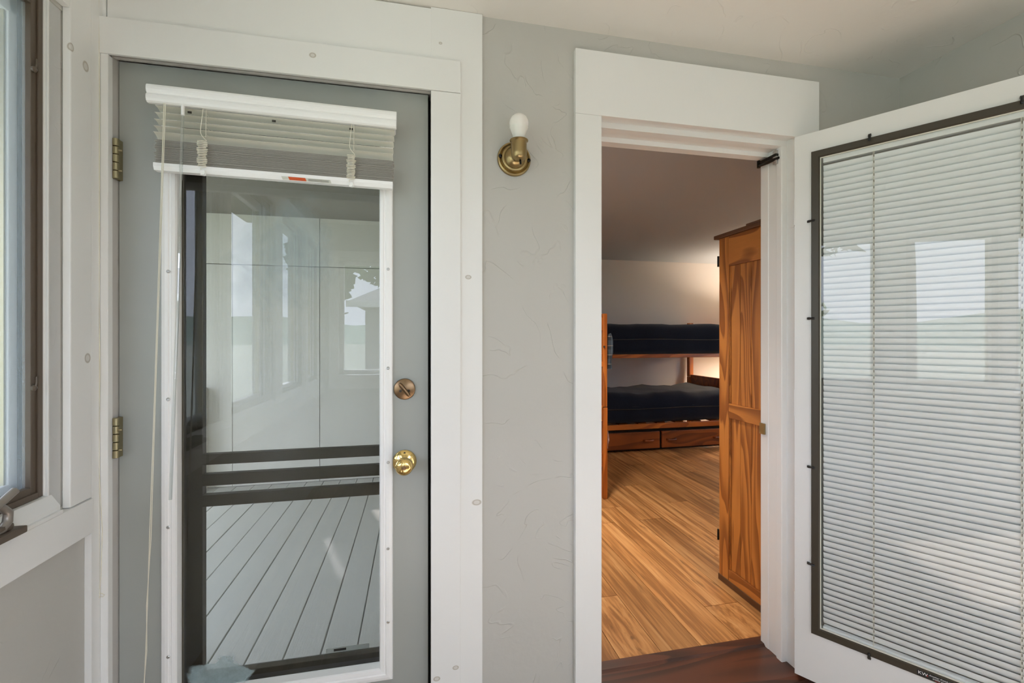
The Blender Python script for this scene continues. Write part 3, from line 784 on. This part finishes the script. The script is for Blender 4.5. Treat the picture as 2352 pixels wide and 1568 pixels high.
# door closer bracket at the top of the doorway
dc = thing('door_closer', 'black folded closer arm at the top of the doorway jamb', 'door closer', (1.3945, 1.555, 1.985))
bm = B(); box(bm, -.026, -.0045, -.052, .044, .004, .013, .002); obj('upper_arm', bm, 'blackmetal', dc)
bm = B(); tube(bm, [(-.016, -.058, -.006), (-.024, -.01, -.007), (-.024, .040, -.004)], .006, 8, [.005, .0075, .006]); obj('lower_arm', bm, 'blackmetal', dc, True)
bm = B(); lathe(bm, [(.0001, -.012), (.007, -.012), (.007, .016), (.004, .018), (.0001, .018)], (-.024, .038, 0), 'Z', 14); obj('pivot', bm, 'blackmetal', dc, True)
bm = B(); box(bm, -.020, -.001, -.050, -.030, -.026, .028, .002); obj('mounting_plate', bm, 'steel', dc)

# loose string hanging in the corner, tied below
bm = B()
tube(bm, [(-.842, 1.428, CEIL-.003), (-.843, 1.427, 2.15), (-.8425, 1.4265, 1.95), (-.8405, 1.4265, 1.80), (-.842, 1.427, 1.5), (-.8385, 1.427, 1.2), (-.8415, 1.427, .95), (-.838, 1.427, .86), (-.8335, 1.4275, .76), (-.8365, 1.4275, .64), (-.8405, 1.428, .575)], .0009, 5)
tube(bm, [(-.8400, 1.427, CEIL-.003), (-.8412, 1.4265, 2.15), (-.8390, 1.4265, 1.92), (-.8395, 1.4265, 1.7), (-.8405, 1.427, 1.4), (-.8405, 1.427, .9), (-.841, 1.428, .6)], .0009, 5)
tag(obj('hanging_string', bm, 'cord', None, True), 'thin pale string hanging down the corner left of the grey door', 'string')
bm = B(); tube(bm, [(-.843, 1.4275, .585), (-.838, 1.426, .590), (-.832, 1.426, .587), (-.828, 1.427, .583), (-.832, 1.427, .578), (-.840, 1.4265, .581), (-.843, 1.4272, .566)], .001, 5)
tag(obj('string_knot', bm, 'cord', None, True), 'knotted loop at the lower end of the string', 'string')

# ------------------------------------------------------------------ bedroom furniture
# wardrobe seen from the side
wd = thing('wardrobe', 'varnished pine wardrobe with panelled side, inside the doorway', 'wardrobe', (1.535, 1.635, ZF))
WL, WWD, WH = .425, .92, 1.757           # depth along y, width along x, height
bobj('carcass', (.016, WWD, .004, WL-.004, .0, WH), 'pine', wd)
def side(nm, y0, y1, z0, z1, mat, xo=0.0, xd=.016, bev=.0025): return bobj(nm, (xo, xd, y0, y1, z0, z1), mat, wd, bev)
side('stile', WL-.072, WL, .0, WH, 'pine', .0, .020)
side('stile', 0, .060, .0, WH, 'pine', .0, .020)
side('top_rail', .060, WL-.072, WH-.150, WH, 'pine_h')
side('middle_rail', .060, WL-.072, .845, .918, 'pine_h')
side('bottom_rail', .060, WL-.072, .0, .085, 'pine_h')
yy = .060
for (z0, z1) in ((.085, .845), (.918, WH-.150)):
    n = 4; wdt = (WL-.072-.060)/n
    for q in range(n):
        side('panel_board', .060+q*wdt+.0008, .060+(q+1)*wdt-.0008, z0, z1, 'pine', .0085, .016, .002)
    for (a, b) in (((.060, .068)), ((WL-.080, WL-.072))): side('panel_bead', a, b, z0, z1, 'pine', .004, .012, .002)
bobj('plinth', (-.004, WWD, -.002, WL+.003, .0, .030), 'pine_dark', wd, .002)
bobj('lid', (-.014, WWD+.015, .0, WL+.026, WH, WH+.020), 'pine_dark', wd, .004)
bobj('lid_cap', (-.010, WWD+.01, .0, WL-.205, WH+.0205, WH+.029), 'pine_dark', wd, .002)
for q in range(2):
    dr = bobj('wardrobe_door', (.03+q*.432, .03+q*.432+.428, WL, WL+.020, .04, WH-.02), 'pine', wd, .002)
    for z in (1.615, .20): 
        obj('hinge', lathe(B(), [(.0001, 0), (.005, 0), (.005, .055), (.0001, .055)], (-.001 if q == 0 else .894, WL+.006, z), 'Z', 10), 'blackmetal', dr, True)

# far bunk bed along the bedroom wall
bx0, bx1, by0, by1 = 1.62, 3.62, 4.50, 5.44
bb = thing('bunk_bed', 'honey pine bunk bed with drawers along the far bedroom wall', 'bunk bed', (bx0, by0, ZF))
LX, LY = bx1-bx0, by1-by0
for px in (0, LX-.06):
    for py in (0, LY-.06):
        p_ = bobj('post', (px, px+.06, py, py+.06, 0, .715), 'bedwood_v', bb, .006)
        bobj('upper_post', (px, px+.06, py, py+.06, .718, 1.43), 'bedwood_v', bb, .006)
for z0, z1, nm in ((.245, .300, 'lower_rail'), (1.020, 1.060, 'upper_rail')):
    bobj(nm, (.06, LX-.06, .0, .030, z0, z1), 'bedwood', bb, .004)
    bobj(nm, (.06, LX-.06, LY-.045, LY-.02, z0, z1), 'bedwood', bb, .004)
for z0 in (.27, 1.03):
    for q in range(8):
        bobj('slat_support', (.12+q*.23, .22+q*.23, .14, LY-.045, z0, z0+.015), 'bedwood', bb)
for px in (.012, LX-.042):
    for z0, z1 in ((.24, .30), (.565, .745), (1.02, 1.07), (1.22, 1.36)):
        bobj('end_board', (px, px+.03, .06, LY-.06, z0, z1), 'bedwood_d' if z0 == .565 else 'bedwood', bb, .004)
bobj('recess_shade_board', (.06, LX-.06, .035, .045, .01, .245), 'gap', bb)  # dark board painted as the shade behind the drawers
for (a, b, hs) in ((.07, .998, (.86, .20)), (1.024, 1.93, (1.135, 1.72))):
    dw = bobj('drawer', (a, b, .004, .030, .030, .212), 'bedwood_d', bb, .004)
    for hx in hs:
        bm = B(); tube(bm, [(hx-.055, .006, .118), (hx-.045, -.014, .118), (hx, -.020, .116), (hx+.045, -.014, .118), (hx+.055, .006, .118)], .010, 8, [.012, .011, .009, .011, .012]); obj('handle', bm, 'bedwood_d', dw, True)
def mattress(name, label, x0, x1, y0, y1, z0, z1, sag, seed):
    random.seed(seed)
    bm = B(); nx, ny, nz = 36, 14, 10
    bmesh.ops.create_grid(bm, x_segments=1, y_segments=1, size=.5); bm.clear()
    box(bm, -1, 1, -1, 1, -1, 1)
    bmesh.ops.subdivide_edges(bm, edges=bm.edges[:], cuts=17, use_grid_fill=True)
    hx, hy, hz = (x1-x0)/2, (y1-y0)/2, (z1-z0)/2
    for v in bm.verts:
        a, b, c = v.co
        # rounded box
        def rnd(a, h, r):
            return a*h
        p = Vector((a*hx, b*hy, c*hz)); r_ = hz*.5
        q = Vector((max(-hx+r_, min(hx-r_, p.x)), max(-hy+r_, min(hy-r_, p.y)), max(-hz+r_, min(hz-r_, p.z))))
        d = p-q
        if d.length > 1e-6: p = q+d.normalized()*r_
        wob = .012*math.sin(p.x*9+seed)+.008*math.sin(p.x*21+p.y*13+seed*2)
        if c > .2: p.z += wob*sag - .02*sag*(1-abs(a)**2)
        if b < -.5: p.y -= .018*math.cos(c*1.4)+.006*math.sin(p.x*17+seed)
        v.co = p
    o = obj(name, bm, 'navy', None, True); o.location = ((x0+x1)/2, (y0+y1)/2, (z0+z1)/2)
    bm = B(); pts = []
    for i in range(40):
        x = -hx*.97+2*hx*.97*i/39; pts.append((x, -hy-.026-.006*math.sin(x*17+seed), -.02*hz+.004*math.sin(x*5+seed)))
    tube(bm, pts, .004, 5); obj('piping', bm, M['ink'], o, True)
    return tag(o, label, 'mattress', 'navy covered bunk mattresses')
mattress('mattress', 'navy covered mattress on the upper bunk', bx0+.066, bx1-.066, by0+.056, by1-.05, 1.078, 1.428, .35, 2)
mattress('mattress', 'navy covered mattress on the lower bunk', bx0+.066, bx1-.066, by0+.056, by1-.05, .320, .672, 1.0, 6)

# second bunk, only its corner post shows beside the doorway casing
b2 = thing('bunk_bed', 'pine bunk bed whose corner post shows beside the doorway casing', 'bunk bed', (1.444, 3.245, ZF))
for px, py in ((0, 0), (-.98, 0), (0, 2.0), (-.98, 2.0)):
    bobj('post', (px-.034, px, py, py+.07, 0, .706), 'bedwood_v', b2, .005)
    bobj('upper_post', (px-.036, px-.002, py, py+.07, .709, 1.43), 'bedwood_v', b2, .006)
for py in (.01, 2.02):
    for z0, z1 in ((.25, .35), (.60, .72), (1.02, 1.12), (1.30, 1.40)): bobj('end_board', (-.98, -.036, py, py+.025, z0, z1), 'bedwood', b2, .003)
for px in (-.036, -1.01):
    for z0, z1 in ((.25, .36), (1.02, 1.12)): bobj('side_rail', (px+.004, px+.028, .07, 2.0, z0, z1), 'bedwood', b2, .003)
obj('bolt', lathe(B(), [(.0001, 0), (.007, 0), (.007, .008), (.0001, .008)], (-.030, 0, 1.175), '-Y', 10), 'ink', b2, True)

# plaid shirt sleeve hanging off the post
def hang(name, label, cat, mat, x0, x1, y, ztop, zbot, mid, seed):
    bm = B(); rows = []; n = 12
    for j in range(19):
        f = j/18; z = ztop+(zbot-ztop)*f
        wv = x1 - (x1-x0)*(.30*(1-min(1, f/.25))**1.5) - .012*math.sin(f*3.0+seed)*f - (.02 if f > .55 else .0)*math.sin((f-.55)*4)
        row = []
        for i in range(n):
            a = 2*math.pi*i/n; cx = (x0+wv)/2; rx = (wv-x0)/2
            row.append(bm.verts.new((cx+rx*math.cos(a)*(1+.08*math.sin(a*3+f*6)), y+.022*math.sin(a)*(1+.15*math.sin(3*a+f*9)), z+.01*math.cos(a)*(1-f))))
        rows.append(row)
    for a, b in zip(rows, rows[1:]):
        for i in range(n): bm.faces.new((a[i], a[(i+1) % n], b[(i+1) % n], b[i]))
    bm.faces.new(rows[0]); bm.faces.new(rows[-1]); bmesh.ops.recalc_face_normals(bm, faces=bm.faces[:])
    return tag(obj(name, bm, mat, None, True), label, cat)
hang('shirt', 'plaid flannel shirt hanging from the bunk post', 'shirt', 'plaid', 1.4465, 1.508, 3.285, 1.300, 1.030, .5, 1)
hang('cloth', 'small striped cloth hanging low on the bunk post', 'cloth', 'stripe', 1.4465, 1.468, 3.285, .545, .415, .5, 2)

# added fill lamp, unseen left of the doorway, brightens floor and wardrobe
cl = thing('fill_lamp', 'added round ceiling lamp, unseen, brightening the bedroom floor', 'lamp', (.95, 2.65, 2.284))
obj('canopy', lathe(B(), [(.0001, 0), (.16, 0), (.16, -.02), (.15, -.03), (.0001, -.03)]), 'vinyl', cl, True)
Lc = bpy.data.lights.new('fill_disc', 'AREA'); Lc.shape = 'DISK'; Lc.size = .26; Lc.energy = 21; Lc.color = (1.0, .92, .80); Lc.spread = R(105)
lco = bpy.data.objects.new('fill_disc', Lc); C.objects.link(lco); lco.parent = cl; lco.location = (0, 0, -.034)
# bedroom lamp (behind the wardrobe, beside the bunk) and bedroom window
lp = thing('floor_lamp', 'floor lamp beside the bunk, hidden behind the wardrobe', 'lamp', (4.25, 4.75, ZF))
obj('base', lathe(B(), [(.0001, 0), (.13, 0), (.13, .015), (.02, .03), (.0001, .03)]), 'antique', lp, True)
obj('pole', lathe(B(), [(.0001, .03), (.012, .03), (.012, 1.30), (.0001, 1.30)], seg=12), 'antique', lp, True)
bm = B()
for i in range(28):
    a, b = 2*math.pi*i/28, 2*math.pi*(i+1)/28
    q = [bm.verts.new(p) for p in ((.20*math.cos(a), .20*math.sin(a), 1.22), (.20*math.cos(b), .20*math.sin(b), 1.22), (.13*math.cos(b), .13*math.sin(b), 1.46), (.13*math.cos(a), .13*math.sin(a), 1.46))]
    bm.faces.new(q)
shd = obj('shade', bm, 'shade', lp, True)
L = bpy.data.lights.new('bulb_light', 'POINT'); L.energy = 88; L.color = (1.0, .84, .66); L.shadow_soft_size = .05
lo = bpy.data.objects.new('bulb_light', L); C.objects.link(lo); lo.parent = lp; lo.location = (0, 0, 1.36)
w6 = thing('window_6', 'bedroom daylight window out of view', None, (4.8, 2.9, .9), kind='structure')
for s in (-1, 1):
    a, b = sorted((s*.6, s*.55)); bobj('sash_stile', (.03, .08, a, b, 0, 1.1), 'vinyl', w6)
bobj('sash_rail', (.03, .08, -.55, .55, 0, .05), 'vinyl', w6); bobj('sash_rail', (.03, .08, -.55, .55, 1.05, 1.1), 'vinyl', w6)
bobj('pane', (.05, .055, -.55, .55, .05, 1.05), 'pane_win', w6)

# ------------------------------------------------------------------ outside
ZD = -.04
dk_ = struct('deck', [(-3.0, .30, 1.64, 4.42, -.30, ZD-.034)], 'gap', 'grey painted deck behind the glass door')
x = -.2425-.145*18; first = None
while x < .16:
    if first is None: first = obj('deck_board', box(B(), 0, .1385, 1.66, 4.398, ZD-.032, ZD, .002), 'deck', dk_); first.location.x = x
    else: share(first, 'deck_board', dk_, (x, 0, random.uniform(-.0015, .0015)))
    x += .145
ew = struct('wall_exterior', [(-3.0, .30, 4.404, 4.52, -.3, 2.75)], 'panel_gap', 'pale panel wall at the end of the deck')
first = None
xs = [-2.99, -2.305, -1.583, -.862, -.14]
for a, b in zip(xs, xs[1:]):
    for z0, z1 in ((ZD+.004, 1.915), (1.921, 2.74)):
        bobj('panel', (a+.0025, b-.0025, 4.392, 4.405, z0, z1), 'panel', ew, .0015)
bobj('panel', (-.134, .29, 4.392, 4.405, ZD+.004, 2.74), 'panel', ew, .0015)
struct('roof_soffit', [(-2.6, .30, 1.61, 4.7, 2.36, 2.50)], 'soffit', 'porch roof over the deck')
tag(bobj('utility_box', (-1.86, -1.775, 4.22, 4.385, ZD+.002, .84), 'panel', None, .004), 'pale narrow post box standing on the deck against the panel wall', 'post')
struct('ground', [(-160, 160, -160, 160, -.9, -.6)], 'grass', 'green lawn round the house')
struct('foundation', [(-.98, XR+.12, YR-.12, YO, -.6, -.12), (.30, 4.92, YO, 5.62, -.6, -.1), (-3.0, .30, 1.66, 4.52, -.6, -.30)], 'siding', 'foundation walls under the house')
struct('roof_bedroom', [(.30, 4.92, YO, 5.62, 2.44, 2.6)], 'soffit', 'roof over the bedroom')
# far ridge
random.seed(11)
bm = B(); rows = []
for i in range(73):
    a = R(120+i*2.5); rr = 110
    hgt = 6.2+1.5*math.sin(i*.31)+.9*math.sin(i*.83+1)
    rows.append([bm.verts.new((rr*math.cos(a), rr*math.sin(a), -.6)), bm.verts.new((rr*1.06*math.cos(a), rr*1.06*math.sin(a), hgt)), bm.verts.new((rr*1.3*math.cos(a), rr*1.3*math.sin(a), -.6))])
for a, b in zip(rows, rows[1:]):
    for j in range(2): bm.faces.new((a[j], b[j], b[j+1], a[j+1]))
tag(obj('hills', bm, 'hill'), 'far wooded ridge with haze painted into its colour', None, None, 'structure')

def tree(label, x, y, h, rad, nleaf, mat, seed, base=.3, size=.16, conifer=False):
    random.seed(seed)
    t_ = thing('tree', label, 'tree', (x, y, -.6), group='trees around the house')
    bm = B(); tube(bm, [(0, 0, 0), (.04*h*.1, 0, h*.3), (0, .05, h*.6), (.03, 0, h*.92)], .1, 8, [h*.022, h*.018, h*.012, h*.003])
    for q in range(10):
        a = random.uniform(0, 6.28); z = random.uniform(base, .85)*h; l = rad*(.9 if not conifer else 1.0*(1-z/h)+.25)
        tube(bm, [(0, 0, z), (math.cos(a)*l*.5, math.sin(a)*l*.5, z+l*(.12 if conifer else .3)), (math.cos(a)*l, math.sin(a)*l, z+l*(-.05 if conifer else .45))], .03, 5, [h*.008, h*.005, h*.002])
    obj('trunk', bm, 'bark', t_, True)
    bm = B()
    for q in range(nleaf):
        if conifer:
            z = random.uniform(base, 1)**.8; l = rad*(1-z)+.15; a = random.uniform(0, 6.28); rr = l*math.sqrt(random.random()); c = Vector((math.cos(a)*rr, math.sin(a)*rr, z*h-.12*rr))
        else:
            while True:
                p = Vector((random.uniform(-1, 1), random.uniform(-1, 1), random.uniform(-1, 1)))
                if .3 < p.length < 1: break
            p *= 1+.25*math.sin(5*p.x+seed)*math.cos(4*p.z)
            c = Vector((p.x*rad, p.y*rad, h*(base+1)/2+p.z*h*(1-base)/2))
        d = Vector((random.gauss(0, 1), random.gauss(0, 1), random.gauss(0, .6))).normalized(); u = d.orthogonal().normalized()
        s = size*random.uniform(.6, 1.3); w_ = s*(.25 if conifer else .6)
        vs2 = [bm.verts.new(c+d*s*k1+u*w_*k2) for k1, k2 in ((-1, 0), (0, -1), (1, 0), (0, 1))]
        bm.faces.new(vs2)
    tag(obj('crown', bm, mat, t_), None, None, None, 'stuff')
tree('tall dark pine reflected in the grey door glass', -5.2, 2.6, 8.5, 2.3, 5000, 'needle', 1, .30, .22, True)
tree('added tall pine outside the casement windows, shading the deck', -3.1, -1.3, 9.0, 2.1, 6000, 'needle', 8, .32, .24, True)  # extra pine put here to keep direct sun off the deck
tree('second dark pine standing farther along the lawn', -9.0, -2.2, 9.5, 2.2, 4000, 'needle', 2, .35, .24, True)
tree('round leafy tree beyond the pines', -16, 4.5, 5.0, 2.3, 2500, 'leaf', 3, .25, .25)
tree('low leafy tree at the edge of the lawn', -19, -4, 4.6, 2.6, 2500, 'leaf', 4, .2, .25)
tree('leafy tree behind the rear window', -1.98, -7.6, 6.0, .62, 2600, 'leaf', 5, .30, .17)
tree('leafy tree rising over the neighbouring roof', 1.0, -18.6, 8.5, 3.2, 3500, 'leaf', 6, .3, .3)
# neighbouring house with a hip roof
nh = thing('house', 'grey neighbouring house with hip roof seen through the rear window', 'house', (1.7, -11.5, -.6))
bobj('wall', (-3.0, 3.0, -2.2, 2.2, 0, 2.85), 'siding', nh)
bm = B()
e = [bm.verts.new(p) for p in ((-3.4, -2.6, 2.75), (3.4, -2.6, 2.75), (3.4, 2.6, 2.75), (-3.4, 2.6, 2.75))]; r1 = bm.verts.new((-1.2, 0, 4.1)); r2 = bm.verts.new((1.2, 0, 4.1))
for f in ((e[0], e[1], r2, r1), (e[1], e[2], r2), (e[2], e[3], r1, r2), (e[3], e[0], r1), (e[3], e[2], e[1], e[0])): bm.faces.new(f)
obj('roof', bm, 'shingle', nh)
bobj('fascia', (-3.42, 3.42, 2.58, 2.62, 2.62, 2.78), 'trim_plain', nh)
bobj('front_door', (-2.2, -1.3, 2.2, 2.24, .3, 2.3), 'door_brown', nh)
hwn = bobj('window', (.2, 1.4, 2.2, 2.23, 1.0, 2.2), 'vinyl', nh); bobj('window_glass', (.26, 1.34, 2.225, 2.24, 1.06, 2.14), 'pane_win', hwn)
